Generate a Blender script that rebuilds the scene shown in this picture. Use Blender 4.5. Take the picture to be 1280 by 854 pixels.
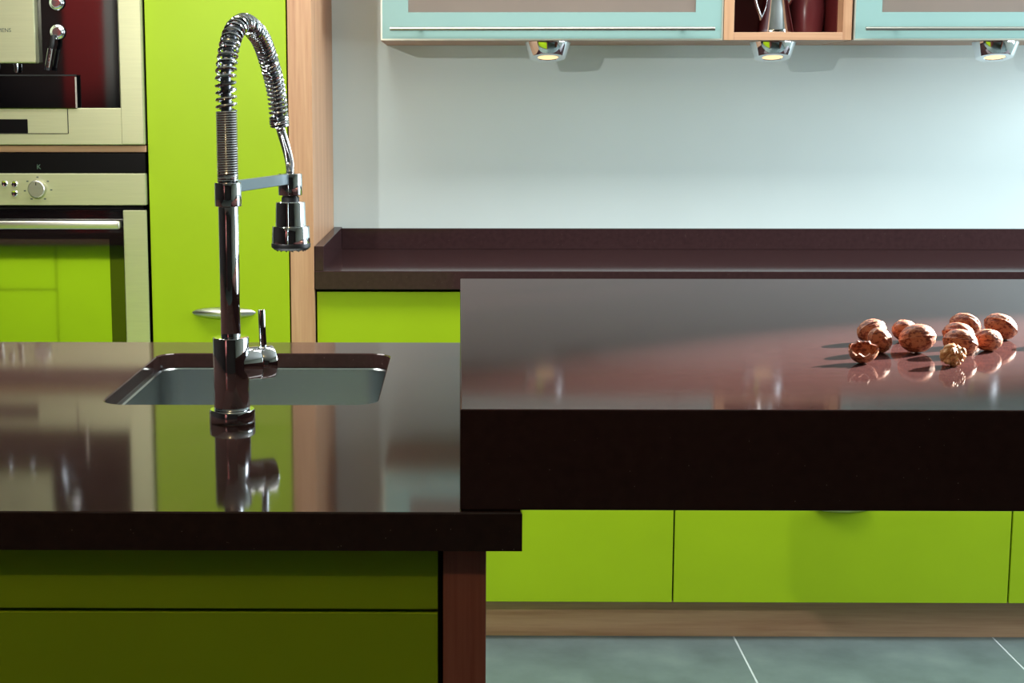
import bpy, bmesh, math, random
from mathutils import Vector, Matrix, noise

random.seed(7)
for o in list(bpy.data.objects):
    bpy.data.objects.remove(o, do_unlink=True)
scene = bpy.context.scene
COL = scene.collection
PI = math.pi

# ------------------------------------------------------------------ camera
H = 1.296                       # eye height
F_PX, PITCH, YAW, PX, PY = 2000.0, math.atan(297 / 2000.0), math.radians(0.6), 554.0, 427.0
cam_d = bpy.data.cameras.new('camera')
cam_d.sensor_width = 36.0
cam_d.lens = F_PX / 1280.0 * 36.0
cam_d.shift_x = (640.0 - PX) / 1280.0
cam_d.clip_start = 0.05
cam = bpy.data.objects.new('camera', cam_d)
COL.objects.link(cam)
cam.location = (0, 0, H)
cam.rotation_euler = (PI / 2 - PITCH, 0, YAW)
scene.camera = cam

# ------------------------------------------------------------------ world, lights, exposure
scene.view_settings.view_transform = 'Standard'
scene.view_settings.look = 'None'
scene.view_settings.gamma = 1.0
scene.view_settings.use_curve_mapping = False
scene.view_settings.exposure = 0.0
world = bpy.data.worlds.new('world')
scene.world = world
world.use_nodes = True
bg = world.node_tree.nodes['Background']
bg.inputs['Color'].default_value = (0.62, 0.78, 0.95, 1)
bg.inputs['Strength'].default_value = 1.2


def light(name, kind, loc, energy, color=(1, 1, 1), target=None, **kw):
    d = bpy.data.lights.new(name, kind)
    d.energy = energy
    d.color = color
    for k, v in kw.items():
        setattr(d, k, v)
    o = bpy.data.objects.new(name, d)
    COL.objects.link(o)
    o.location = loc
    if target is not None:
        o.rotation_euler = (Vector(target) - Vector(loc)).to_track_quat('-Z', 'Y').to_euler()
    return o


# spotlight over the far end of the island (left of the frame), turned to the back run: the hard light on the back wall
light('island_spotlight', 'SPOT', (-0.78, 1.56, 1.68), 52, (1.0, 0.97, 0.93), target=(-0.10, 4.0, 1.25),
      spot_size=math.radians(84), spot_blend=0.3, shadow_soft_size=0.012)
# daylight through the window of the right-hand wall
light('window_daylight', 'AREA', (2.93, 3.1, 1.6), 88, (0.82, 0.93, 1.0), target=(0.0, 3.1, 1.25),
      shape='RECTANGLE', size=1.7, size_y=1.2)
# low sun beam from that window onto the nuts
light('window_sunbeam', 'SPOT', (2.62, 3.24, 1.98), 5200, (1.0, 0.84, 0.70), target=(0.64, 1.92, 1.03),
      spot_size=math.radians(11), spot_blend=1.0, shadow_soft_size=0.02)
# ceiling lamps: over the aisle, and one over the camera side
light('aisle_ceiling_lamp', 'AREA', (-0.1, 3.05, 2.56), 52, (1.0, 0.98, 0.95), target=(-0.1, 3.05, 0),
      shape='RECTANGLE', size=2.6, size_y=0.5)
light('rear_ceiling_lamp', 'POINT', (-0.55, 0.35, 2.45), 14, (1.0, 0.72, 0.36), shadow_soft_size=0.03)
light('pilaster_fill_light', 'SPOT', (-1.9, -1.2, 2.5), 380, (1.0, 0.85, 0.75), target=(-2.3, -2.6, 1.95),  # unseen light, added to brighten the red pilaster mirrored in the coffee machine
      spot_size=math.radians(46), spot_blend=0.6, shadow_soft_size=0.05)

light('aisle_fill_light', 'SPOT', (-1.0, 3.45, 2.5), 400, (1.0, 0.97, 0.9), target=(-1.1, 2.57, 0.35),  # added fill, no known fitting: lifts the island fronts reflected in the oven
      spot_size=math.radians(70), spot_blend=0.7, shadow_soft_size=0.04)

# ------------------------------------------------------------------ pixel helpers


def ray(x, y):
    v = Vector(((x - PX) / F_PX, 1.0, -(y - PY) / F_PX))
    c, s = math.cos(PITCH), math.sin(PITCH)
    v = Vector((v.x, v.y * c + v.z * s, -v.y * s + v.z * c))
    c, s = math.cos(YAW), math.sin(YAW)
    return Vector((v.x * c - v.y * s, v.x * s + v.y * c, v.z))


def atY(x, y, Y):
    r = ray(x, y)
    return Vector((0, 0, H)) + r * (Y / r.y)


def atZ(x, y, Z):
    r = ray(x, y)
    return Vector((0, 0, H)) + r * ((Z - H) / r.z)


def at_plane(x, y, p, n):
    r = ray(x, y)
    e = Vector((0, 0, H))
    return e + r * ((p - e).dot(n) / r.dot(n))


# ------------------------------------------------------------------ materials
MATS = {}


def srgb(r, g, b):
    def f(c):
        c /= 255.0
        return c / 12.92 if c <= 0.04045 else ((c + 0.055) / 1.055) ** 2.4
    return (f(r), f(g), f(b), 1)


class NT:
    def __init__(self, name):
        self.m = bpy.data.materials.new(name)
        self.m.use_nodes = True
        self.t = self.m.node_tree
        self.b = self.t.nodes['Principled BSDF']
        MATS[name] = self.m

    def n(self, kind, **inp):
        nd = self.t.nodes.new(kind)
        for k, v in inp.items():
            k2 = k.replace('_', ' ')
            if k2 in nd.inputs:
                nd.inputs[k2].default_value = v
            else:
                setattr(nd, k, v)
        return nd

    def l(self, a, b):
        self.t.links.new(a, b)

    def set(self, **kw):
        for k, v in kw.items():
            self.b.inputs[k.replace('_', ' ')].default_value = v
        return self

    def coords(self, scale=(1, 1, 1)):
        tc = self.n('ShaderNodeTexCoord')
        mp = self.n('ShaderNodeMapping')
        mp.inputs['Scale'].default_value = scale
        self.l(tc.outputs['Object'], mp.inputs['Vector'])
        return mp.outputs['Vector']

    def ramp(self, src, stops):
        r = self.n('ShaderNodeValToRGB')
        e = r.color_ramp.elements
        while len(e) > 1:
            e.remove(e[-1])
        e[0].position, e[0].color = stops[0]
        for p, c in stops[1:]:
            x = e.new(p)
            x.color = c
        self.l(src, r.inputs['Fac'])
        return r.outputs['Color']

    def bump(self, src, strength, dist=0.001):
        b = self.n('ShaderNodeBump')
        b.inputs['Strength'].default_value = strength
        b.inputs['Distance'].default_value = dist
        self.l(src, b.inputs['Height'])
        self.l(b.outputs['Normal'], self.b.inputs['Normal'])


def noise_tex(nt, vec, scale, detail=3, rough=0.5):
    n = nt.n('ShaderNodeTexNoise')
    n.inputs['Scale'].default_value = scale
    n.inputs['Detail'].default_value = detail
    n.inputs['Roughness'].default_value = rough
    nt.l(vec, n.inputs['Vector'])
    return n.outputs['Fac']


def varied(name, col, rough, amount=0.08, scale=6, bump=0.0, bscale=300, metallic=0.0, ior=1.5, stretch=(1, 1, 1), spec=0.5):
    nt = NT(name)
    v = nt.coords(stretch)
    c0 = tuple(c * (1 - amount) for c in col[:3]) + (1,)
    c1 = tuple(min(1, c * (1 + amount)) for c in col[:3]) + (1,)
    nt.l(nt.ramp(noise_tex(nt, v, scale), [(0.3, c0), (0.7, c1)]), nt.b.inputs['Base Color'])
    nt.set(Roughness=rough, Metallic=metallic, IOR=ior, Specular_IOR_Level=spec)
    if bump:
        nt.bump(noise_tex(nt, v, bscale, 2), bump)
    return nt.m


def wood(name, c0, c1, axis, rough=0.42):
    nt = NT(name)
    sc = [38, 38, 38]
    sc[axis] = 1.6
    v = nt.coords(tuple(sc))
    big = noise_tex(nt, v, 1.0, 6, 0.65)
    sc2 = [170, 170, 170]
    sc2[axis] = 5
    fine = noise_tex(nt, nt.coords(tuple(sc2)), 1.0, 3, 0.6)
    mx = nt.n('ShaderNodeMath', operation='ADD')
    m2 = nt.n('ShaderNodeMath', operation='MULTIPLY')
    m2.inputs[1].default_value = 0.45
    nt.l(fine, m2.inputs[0])
    nt.l(big, mx.inputs[0])
    nt.l(m2.outputs[0], mx.inputs[1])
    nt.l(nt.ramp(mx.outputs[0], [(0.45, c0), (0.62, tuple((a + b) / 2 for a, b in zip(c0, c1))), (0.9, c1)]), nt.b.inputs['Base Color'])
    nt.set(Roughness=rough, Specular_IOR_Level=0.35)
    nt.bump(fine, 0.08, 0.0006)
    return nt.m


varied('wall_paint', srgb(214, 230, 229), 0.85, 0.02, 3, 0.05, 180, spec=0.2)
varied('ceiling_paint', srgb(215, 215, 210), 0.9, 0.02, 3)
varied('rear_paint', srgb(46, 38, 38), 0.8, 0.1, 2)
varied('red_paint', srgb(150, 34, 36), 0.7, 0.1, 3)
varied('grey_trim', srgb(150, 160, 160), 0.5, 0.05, 3)
varied('lime', (0.34, 0.51, 0.007, 1), 0.42, 0.03, 5, 0.04, 260, spec=0.32)
varied('carcass', srgb(30, 30, 28), 0.7, 0.1, 5)
varied('black_gap', srgb(12, 16, 18), 0.6, 0.1, 5)
varied('steel', srgb(206, 206, 196), 0.33, 0.03, 4, 0.02, 60, metallic=1.0, stretch=(1, 1, 30))
varied('appliance_steel', srgb(196, 198, 160), 0.42, 0.03, 4, 0.0, metallic=0.75, stretch=(3, 3, 60))
varied('basin_steel', srgb(200, 208, 208), 0.2, 0.04, 3, 0.02, 80, metallic=1.0, stretch=(40, 40, 1))
varied('aluminium', srgb(222, 222, 205), 0.35, 0.03, 4, metallic=0.6)
varied('chrome', srgb(232, 234, 238), 0.045, 0.01, 3, metallic=1.0)
varied('braid', srgb(134, 137, 144), 0.3, 0.25, 700, 0.3, 900, metallic=1.0)
varied('arm_satin', srgb(120, 134, 140), 0.38, 0.03, 8, metallic=0.8)
varied('black_rubber', srgb(16, 17, 20), 0.45, 0.15, 20)
varied('appliance_black', srgb(6, 6, 8), 0.035, 0.1, 4, ior=1.9)
varied('oven_glass', srgb(190, 198, 184), 0.05, 0.03, 4, metallic=1.0)
varied('panel_black', srgb(4, 4, 6), 0.3, 0.1, 4, spec=0.25)
varied('mint_glass', srgb(146, 182, 178), 0.2, 0.03, 3, spec=0.6)
varied('maroon', srgb(84, 26, 26), 0.35, 0.12, 4)
varied('maroon_glaze', srgb(104, 46, 50), 0.25, 0.1, 5)
varied('off_white_print', srgb(70, 84, 80), 0.6, 0.02, 3)
varied('dim_green_print', srgb(70, 96, 80), 0.6, 0.02, 3)
varied('grout', srgb(190, 200, 200), 0.8, 0.05, 12)
wood('wood_x', srgb(166, 118, 88), srgb(206, 164, 130), 0)
wood('wood_z', srgb(168, 118, 88), srgb(206, 164, 128), 2)
wood('wood_dark_z', srgb(132, 70, 60), srgb(174, 108, 94), 2)

# dark polished stone with small flecks: matt body under a polished sheen


def stone(name, c0, c1, sheen, rough):
    nt = NT(name)
    v = nt.coords()
    base = nt.ramp(noise_tex(nt, v, 90, 4), [(0.3, c0), (0.7, c1)])
    vo = nt.n('ShaderNodeTexVoronoi')
    vo.inputs['Scale'].default_value = 230
    nt.l(v, vo.inputs['Vector'])
    sp = nt.ramp(vo.outputs['Distance'], [(0.0, (1, 1, 1, 1)), (0.12, (0, 0, 0, 1))])
    sel = nt.ramp(noise_tex(nt, v, 160, 1), [(0.64, (0, 0, 0, 1)), (0.68, (1, 1, 1, 1))])
    mu = nt.n('ShaderNodeMath', operation='MULTIPLY')
    nt.l(sp, mu.inputs[0])
    nt.l(sel, mu.inputs[1])
    mix = nt.n('ShaderNodeMix', data_type='RGBA')
    nt.l(mu.outputs[0], mix.inputs[0])
    nt.l(base, mix.inputs[6])
    mix.inputs[7].default_value = srgb(200, 182, 172)
    nt.l(mix.outputs[2], nt.b.inputs['Base Color'])
    nt.set(Roughness=0.6, Specular_IOR_Level=0.0)
    gl = nt.n('ShaderNodeBsdfGlossy')
    gl.inputs['Roughness'].default_value = rough
    gl.inputs['Color'].default_value = (1, 1, 1, 1)
    fr = nt.n('ShaderNodeFresnel')
    fr.inputs['IOR'].default_value = 1.44
    m2 = nt.n('ShaderNodeMath', operation='MULTIPLY')
    m2.inputs[1].default_value = sheen
    nt.l(fr.outputs[0], m2.inputs[0])
    ms = nt.n('ShaderNodeMixShader')
    nt.l(m2.outputs[0], ms.inputs[0])
    nt.l(nt.b.outputs[0], ms.inputs[1])
    nt.l(gl.outputs[0], ms.inputs[2])
    nt.l(ms.outputs[0], nt.t.nodes['Material Output'].inputs['Surface'])
    return nt.m


stone('stone', srgb(48, 32, 30), srgb(55, 38, 35), 0.85, 0.07)
stone('satin_stone', srgb(54, 37, 38), srgb(61, 42, 43), 0.45, 0.065)

# slate floor tile
nt = NT('slate')
v = nt.coords()
n1 = noise_tex(nt, v, 5, 6, 0.6)
nt.l(nt.ramp(n1, [(0.25, srgb(82, 96, 96)), (0.55, srgb(104, 120, 119)), (0.8, srgb(122, 138, 134))]), nt.b.inputs['Base Color'])
nt.set(Roughness=0.45)
nt.bump(noise_tex(nt, v, 22, 5), 0.25, 0.002)

# satin glass of the wall cabinet doors
nt = NT('satin_glass')
v = nt.coords()
nt.l(nt.ramp(noise_tex(nt, v, 4), [(0.3, srgb(176, 164, 154)), (0.7, srgb(186, 172, 162))]), nt.b.inputs['Base Color'])
nt.set(Roughness=0.32, Transmission_Weight=0.55, IOR=1.3)

# walnut shell
nt = NT('walnut_shell')
v = nt.coords((1, 1, 1))
n1 = noise_tex(nt, v, 260, 5, 0.6)
n2 = noise_tex(nt, nt.coords((50, 420, 420)), 1.0, 4, 0.65)
ad = nt.n('ShaderNodeMath', operation='ADD')
nt.l(n1, ad.inputs[0])
nt.l(n2, ad.inputs[1])
nt.l(nt.ramp(ad.outputs[0], [(0.72, srgb(70, 24, 13)), (0.92, srgb(124, 54, 33)), (1.0, srgb(138, 66, 42)), (1.25, srgb(172, 108, 74))]), nt.b.inputs['Base Color'])
nt.set(Roughness=0.55)
nt.bump(ad.outputs[0], 0.35, 0.0012)
nt = NT('walnut_inside')
v = nt.coords()
nt.l(nt.ramp(noise_tex(nt, v, 160, 4), [(0.3, srgb(150, 92, 62)), (0.7, srgb(226, 184, 148))]), nt.b.inputs['Base Color'])
nt.set(Roughness=0.6)
nt = NT('walnut_kernel')
v = nt.coords()
nt.l(nt.ramp(noise_tex(nt, v, 150, 4), [(0.3, srgb(150, 88, 48)), (0.5, srgb(196, 138, 86)), (0.75, srgb(226, 186, 140))]), nt.b.inputs['Base Color'])
nt.set(Roughness=0.45)
nt.bump(noise_tex(nt, v, 420, 3), 0.4, 0.0008)

# glowing lens
nt = NT('lamp_lens')
v = nt.coords()
nt.l(nt.ramp(noise_tex(nt, v, 40), [(0.3, srgb(255, 206, 140)), (0.7, srgb(255, 216, 156))]), nt.b.inputs['Emission Color'])
nt.set(Base_Color=srgb(255, 235, 205), Emission_Strength=1.15)
M = MATS

# ------------------------------------------------------------------ mesh helpers


def new_bm():
    return bmesh.new()


def add_box(bm, x0, x1, y0, y1, z0, z1, bev=0.0, seg=2):
    t = bmesh.new()
    bmesh.ops.create_cube(t, size=1.0)
    bmesh.ops.scale(t, vec=(abs(x1 - x0), abs(y1 - y0), abs(z1 - z0)), verts=t.verts)
    bmesh.ops.translate(t, vec=((x0 + x1) / 2, (y0 + y1) / 2, (z0 + z1) / 2), verts=t.verts)
    if bev:
        bmesh.ops.bevel(t, geom=list(t.edges), offset=bev, segments=seg, affect='EDGES', profile=0.5)
    merge(bm, t)
    return bm


def merge(bm, t):
    me = bpy.data.meshes.new('tmp')
    t.to_mesh(me)
    t.free()
    bm.from_mesh(me)
    bpy.data.meshes.remove(me)


def box(*a, **k):
    return add_box(new_bm(), *a, **k)


def add_lathe(bm, prof, centre, axis=(0, 0, 1), seg=40, close=False):
    """prof: list of (radius, height along axis)"""
    ax = Vector(axis).normalized()
    q = Vector((0, 0, 1)).rotation_difference(ax)
    c = Vector(centre)
    rings = []
    for r, h in prof:
        if r < 1e-6:
            rings.append([bm.verts.new(c + q @ Vector((0, 0, h)))])
        else:
            rings.append([bm.verts.new(c + q @ Vector((r * math.cos(2 * PI * i / seg), r * math.sin(2 * PI * i / seg), h))) for i in range(seg)])
    for a, b in zip(rings, rings[1:]):
        for i in range(seg):
            j = (i + 1) % seg
            if len(a) == 1 and len(b) == 1:
                continue
            if len(a) == 1:
                bm.faces.new((a[0], b[i], b[j])) if False else bm.faces.new((a[0], b[j], b[i]))
            elif len(b) == 1:
                bm.faces.new((a[i], a[j], b[0]))
            else:
                bm.faces.new((a[i], a[j], b[j], b[i]))
    return bm


def lathe(*a, **k):
    return add_lathe(new_bm(), *a, **k)


def rounded(r, h0, h1, e=0.001):
    """solid cylinder profile with softened rims"""
    return [(0, h0), (r - e, h0), (r - 0.3 * e, h0 + 0.3 * e), (r, h0 + e), (r, h1 - e), (r - 0.3 * e, h1 - 0.3 * e), (r - e, h1), (0, h1)]


def add_tube(bm, pts, rad, seg=10, caps=True):
    pts = [Vector(p) for p in pts]
    n = len(pts)
    rads = rad if isinstance(rad, (list, tuple)) else [rad] * n
    t0 = (pts[1] - pts[0]).normalized()
    up = Vector((0, 0, 1)) if abs(t0.z) < 0.9 else Vector((1, 0, 0))
    u = t0.cross(up).normalized()
    rings = []
    for i, p in enumerate(pts):
        t = (pts[min(i + 1, n - 1)] - pts[max(i - 1, 0)]).normalized()
        u = (u - t * u.dot(t)).normalized()
        w = t.cross(u)
        rings.append([bm.verts.new(p + (u * math.cos(2 * PI * k / seg) + w * math.sin(2 * PI * k / seg)) * rads[i]) for k in range(seg)])
    for a, b in zip(rings, rings[1:]):
        for k in range(seg):
            j = (k + 1) % seg
            bm.faces.new((a[k], a[j], b[j], b[k]))
    if caps:
        bm.faces.new(list(reversed(rings[0])))
        bm.faces.new(rings[-1])
    return bm


def tube(*a, **k):
    return add_tube(new_bm(), *a, **k)


def obj(name, bm, mat, parent=None, smooth=False, origin=None):
    """link a bmesh built in world coordinates; its origin is the thing's base"""
    bmesh.ops.recalc_face_normals(bm, faces=bm.faces)
    if parent is not None:
        off = parent.matrix_world.translation.copy() if parent.parent is None else world_loc(parent)
        if origin is None:
            loc = Vector((0, 0, 0))
        else:
            loc = Vector(origin) - off
        off = off + loc
    else:
        if origin is None:
            xs = [v.co.x for v in bm.verts]
            ys = [v.co.y for v in bm.verts]
            origin = ((min(xs) + max(xs)) / 2, (min(ys) + max(ys)) / 2, min(v.co.z for v in bm.verts))
        off = Vector(origin)
        loc = off
    bmesh.ops.translate(bm, vec=-off, verts=bm.verts)
    if smooth:
        for f in bm.faces:
            f.smooth = True
        for e in bm.edges:
            if len(e.link_faces) == 2 and e.calc_face_angle(0) > math.radians(38):
                e.smooth = False
    me = bpy.data.meshes.new(name)
    bm.to_mesh(me)
    bm.free()
    me.materials.append(M[mat])
    o = bpy.data.objects.new(name, me)
    COL.objects.link(o)
    o.parent = parent
    o.location = loc
    return o


def world_loc(o):
    l = o.location.copy()
    while o.parent:
        o = o.parent
        l += o.location
    return l


def tag(o, label, cat, group=None):
    o['label'] = label
    o['category'] = cat
    if group:
        o['group'] = group
    return o


def thing(name, label, cat, loc, group=None):
    o = bpy.data.objects.new(name, None)
    COL.objects.link(o)
    o.location = loc
    o.empty_display_size = 0.05
    bpy.context.view_layer.update()
    return tag(o, label, cat, group)


def struct(name, bm, mat, parent=None):
    o = obj(name, bm, mat, parent)
    if parent is None:
        o['kind'] = 'structure'
    return o


def text_bm(body, size, pos, depth=0.0004, align='RIGHT'):
    """flat lettering facing the camera side (-Y), anchored at pos"""
    cu = bpy.data.curves.new('lettering', 'FONT')
    cu.body = body
    cu.size = size
    cu.align_x = align
    cu.align_y = 'CENTER'
    cu.extrude = depth
    cu.resolution_u = 3
    t = bpy.data.objects.new('lettering_tmp', cu)
    COL.objects.link(t)
    bpy.context.view_layer.update()
    me = bpy.data.meshes.new_from_object(t.evaluated_get(bpy.context.evaluated_depsgraph_get()))
    bpy.data.objects.remove(t, do_unlink=True)
    bm = new_bm()
    bm.from_mesh(me)
    bpy.data.meshes.remove(me)
    bmesh.ops.transform(bm, matrix=Matrix.Translation(pos) @ Matrix.Rotation(PI / 2, 4, 'X'), verts=bm.verts)
    return bm


# ------------------------------------------------------------------ the room
D = 3.723        # front of the back run (worktop edge, tall unit fronts)
W = 4.323        # back wall
XL, XR, YR, CEIL = -3.1, 3.0, -2.6, 2.6
floor = struct('floor', box(XL, XR, YR, W, -0.05, -0.0008), 'grout')
TX, TY = 0.635, 0.635
tile_me = None
ix0 = int(math.floor((XL - 0.675) / TX)) + 1
for i in range(ix0 - 1, 4):
    for j in range(-10, 2):
        x0, y0 = 0.675 + i * TX, 3.34 + j * TY
        if x0 + TX > XR + 0.4 or y0 + TY > W + 0.4:
            continue
        if tile_me is None:
            t = obj('floor_tile', box(x0 + 0.0025, x0 + TX - 0.0025, y0 + 0.0025, y0 + TY - 0.0025, -0.0008, 0.0, bev=0.0003, seg=1), 'slate', floor,
                    origin=(x0, y0, 0))
            tile_me = t.data
        else:
            t = bpy.data.objects.new('floor_tile', tile_me)
            COL.objects.link(t)
            t.parent = floor
            t.location = Vector((x0, y0, 0)) - floor.location
struct('wall_back', box(XL, XR, W, W + 0.12, 0, CEIL), 'wall_paint')
struct('wall_left', box(XL - 0.12, XL, YR, W, 0, CEIL), 'rear_paint')
struct('wall_rear', box(XL, XR, YR - 0.12, YR, 0, CEIL), 'rear_paint')
struct('ceiling', box(XL, XR, YR, W, CEIL, CEIL + 0.1), 'ceiling_paint')
WY0, WY1, WZ0, WZ1 = 2.2, 4.0, 0.98, 2.25
bm = new_bm()
add_box(bm, XR, XR + 0.15, YR, WY0, 0, CEIL)
add_box(bm, XR, XR + 0.15, WY1, W, 0, CEIL)
add_box(bm, XR, XR + 0.15, WY0, WY1, 0, WZ0)
add_box(bm, XR, XR + 0.15, WY0, WY1, WZ1, CEIL)
struct('wall_right', bm, 'wall_paint')
bm = new_bm()
for (a, b, c, d) in ((WY0, WY0 + 0.05, WZ0, WZ1), (WY1 - 0.05, WY1, WZ0, WZ1), (WY0, WY1, WZ0, WZ0 + 0.05), (WY0, WY1, WZ1 - 0.05, WZ1)):
    add_box(bm, XR + 0.05, XR + 0.1, a, b, c, d, bev=0.003)
win = struct('window_1', bm, 'aluminium')
obj('window_mullion', box(XR + 0.055, XR + 0.095, 3.08, 3.12, WZ0 + 0.05, WZ1 - 0.05, bev=0.003), 'aluminium', win)
# red pilaster with a grey edge on the wall behind the camera (seen in the coffee machine glass)
VY = 2 * 3.70 - YR
xa, xb, xc = atY(80, 60, VY).x, atY(131, 60, VY).x, atY(143, 60, VY).x
red = struct('trim_1', box(xa, xb, YR, YR + 0.05, 0, CEIL), 'red_paint')
struct('trim_2', box(xb, xc, YR, YR + 0.06, 0, CEIL), 'grey_trim')

# ------------------------------------------------------------------ bow handle shared by doors and drawers


def handle_bm(cx, y, cz, w=0.15, h=0.024, d=0.02):
    """lens-shaped shell pull: a dished leaf standing off the front"""
    bm = new_bm()
    nu, nv = 24, 10
    def P(u, v, dep):
        x = (u * 2 - 1)
        hw = math.sqrt(max(0.0, 1 - x * x)) * h / 2
        s = v * 2 - 1
        return Vector((cx + x * w / 2, y - dep * (1 - x * x) * (1 - 0.62 * s * s) , cz + s * hw))
    grids = []
    for dep in (d, d * 0.45):
        grids.append([[bm.verts.new(P(0.002 + 0.996 * i / nu, j / nv, dep)) for j in range(nv + 1)] for i in range(nu + 1)])
    for g in grids:
        for i in range(nu):
            for j in range(nv):
                bm.faces.new((g[i][j], g[i + 1][j], g[i + 1][j + 1], g[i][j + 1]))
    a, b = grids
    for i in range(nu):
        for j in (0, nv):
            bm.faces.new((a[i][j], a[i + 1][j], b[i + 1][j], b[i][j]))
    for j in range(nv):
        for i in (0, nu):
            bm.faces.new((a[i][j], a[i][j + 1], b[i][j + 1], b[i][j]))
    # two short posts into the front
    for sx in (-1, 1):
        add_tube(bm, [(cx + sx * w * 0.28, y - d * 0.5, cz), (cx + sx * w * 0.28, y, cz)], 0.004, 8)
    return bm


# ------------------------------------------------------------------ back run: base units, plinth, worktop
XP = -0.341                     # right face of the wooden end panel


def base_unit(x0, x1, label):
    t = thing('base_cabinet', label, 'cabinet', ((x0 + x1) / 2, (D + W) / 2, 0.10), 'base units of the back run')
    obj('carcass', box(x0 + 0.001, x1 - 0.001, D + 0.046, W - 0.002, 0.10, 0.864), 'carcass', t)
    for k, (z0, z1, hz) in enumerate(((0.102, 0.366, 0.340), (0.370, 0.612, 0.586), (0.616, 0.858, 0.78))):
        dr = obj('drawer_front', box(x0 + 0.002, x1 - 0.002, D + 0.022, D + 0.042, z0, z1, bev=0.0012), 'lime', t)
        if k < 2:
            obj('handle', handle_bm((x0 + x1) / 2, D + 0.022, hz), 'steel', dr, smooth=True)
    return t


base_unit(XP + 0.002, 0.516, 'lime green base cabinet between the wooden end panel and the next drawer unit')
base_unit(0.516, 1.325, 'lime green drawer cabinet behind and below the walnut bar, with a metal pull')
base_unit(1.325, 2.13, 'lime green drawer cabinet at the far right end of the back run')
struct('baseboard_back', box(-0.395, 2.13, D + 0.072, D + 0.09, 0, 0.0995), 'wood_x')

t = thing('back_worktop', 'dark brown stone worktop with low upstand along the pale back wall', 'worktop', (0.9, 4.0, 0.866))
obj('slab', box(XP + 0.001, 2.15, D, W - 0.001, 0.866, 0.909, bev=0.0015), 'satin_stone', t)
obj('upstand', box(XP + 0.0225, 2.15, W - 0.021, W - 0.001, 0.909, 0.964, bev=0.001), 'satin_stone', t)
obj('upstand', box(XP + 0.001, XP + 0.0225, D + 0.002, W - 0.001, 0.909, 0.967, bev=0.001), 'satin_stone', t)

# ------------------------------------------------------------------ tall larder unit with wooden end panel
t = thing('tall_cabinet', 'tall lime green larder cabinet with wooden end panel beside the built-in oven', 'cabinet', (-0.56, 4.0, 0.0))
obj('carcass', box(-0.724, -0.398, D + 0.024, W - 0.002, 0.10, 2.2), 'carcass', t)
obj('plinth', box(-0.724, -0.398, D + 0.072, D + 0.09, 0, 0.0985), 'wood_x', t)
dr = obj('door', box(-0.7225, -0.3995, D, D + 0.02, 0.102, 2.198, bev=0.0012), 'lime', t)
obj('handle', handle_bm(-0.554, D, 0.811, 0.15, 0.027, 0.024), 'steel', dr, smooth=True)
obj('end_panel', box(-0.396, XP, D, W - 0.001, 0.0, 2.2, bev=0.001), 'wood_z', t)

# ------------------------------------------------------------------ appliance housing, oven, coffee machine
XA0, XA1 = -1.332, -0.7265
t = thing('appliance_housing', 'wooden tall housing that holds the oven and coffee machine', 'cabinet', (-1.03, 4.0, 0.0))
for x0, x1 in ((XA0 - 0.02, XA0 - 0.002), ):
    obj('side_panel', box(x0, x1, D + 0.004, W - 0.002, 0, 2.2), 'wood_z', t)
obj('side_panel', box(XA1 + 0.0005, XA1 + 0.002, D + 0.024, W - 0.002, 0, 2.2), 'carcass', t)
obj('back_panel', box(XA0, XA1, W - 0.02, W - 0.002, 0, 2.2), 'carcass', t)
obj('shelf', box(XA0, XA1 - 0.0005, D + 0.0, W - 0.022, 1.1855, 1.2005, bev=0.0008), 'wood_x', t)
obj('shelf', box(XA0, XA1 - 0.0005, D + 0.01, W - 0.022, 0.53, 0.55, bev=0.0008), 'wood_x', t)
obj('plinth', box(XA0, XA1, D + 0.072, D + 0.09, 0, 0.0985), 'wood_x', t)
obj('drawer_front', box(XA0 + 0.002, XA1 - 0.002, D, D + 0.02, 0.102, 0.54, bev=0.0012), 'lime', t)
obj('top_door', box(XA0 + 0.002, XA1 - 0.002, D, D + 0.02, 1.672, 2.198, bev=0.0012), 'lime', t)

YO = 3.712       # appliance fronts
t = thing('oven', 'built-in steel oven with dark glass door and bar handle under the coffee machine', 'oven', (-1.03, 3.98, 0.55))
obj('body', box(XA0 + 0.012, XA1 - 0.012, D + 0.012, W - 0.06, 0.552, 1.18), 'carcass', t)
dp = obj('display_panel', box(XA0 + 0.003, XA1 - 0.002, YO + 0.004, D + 0.01, 1.139, 1.183, bev=0.0008), 'panel_black', t)
p = atY(48, 209, YO)
obj('symbol', text_bm('K', 0.016, (p.x, YO + 0.0042, p.z), 0.0003, 'CENTER'), 'dim_green_print', dp)
cp = obj('control_panel', box(XA0 + 0.003, XA1 - 0.001, YO - 0.004, D + 0.01, 1.0635, 1.137, bev=0.002), 'appliance_steel', t)
p = atY(48, 236, YO)
kn = obj('knob', lathe([(0.0, 0.0), (0.0205, 0.0), (0.0205, 0.006), (0.0195, 0.016), (0.018, 0.0175), (0.0, 0.0175)], (p.x, YO - 0.004, p.z), (0, -1, 0), 36), 'steel', cp, smooth=True)
obj('pointer', box(p.x - 0.001, p.x + 0.001, YO - 0.0222, YO - 0.0212, p.z + 0.009, p.z + 0.015), 'black_rubber', cp)
for a in (90, 40, 140, 355, 190, 240, 300):
    q = Vector((p.x + 0.031 * math.cos(math.radians(a)), 0, p.z + 0.027 * math.sin(math.radians(a))))
    obj('dial_mark', box(q.x - 0.0025, q.x + 0.0025, YO - 0.0044, YO - 0.0039, q.z - 0.0014, q.z + 0.0014), 'off_white_print', cp)
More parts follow.
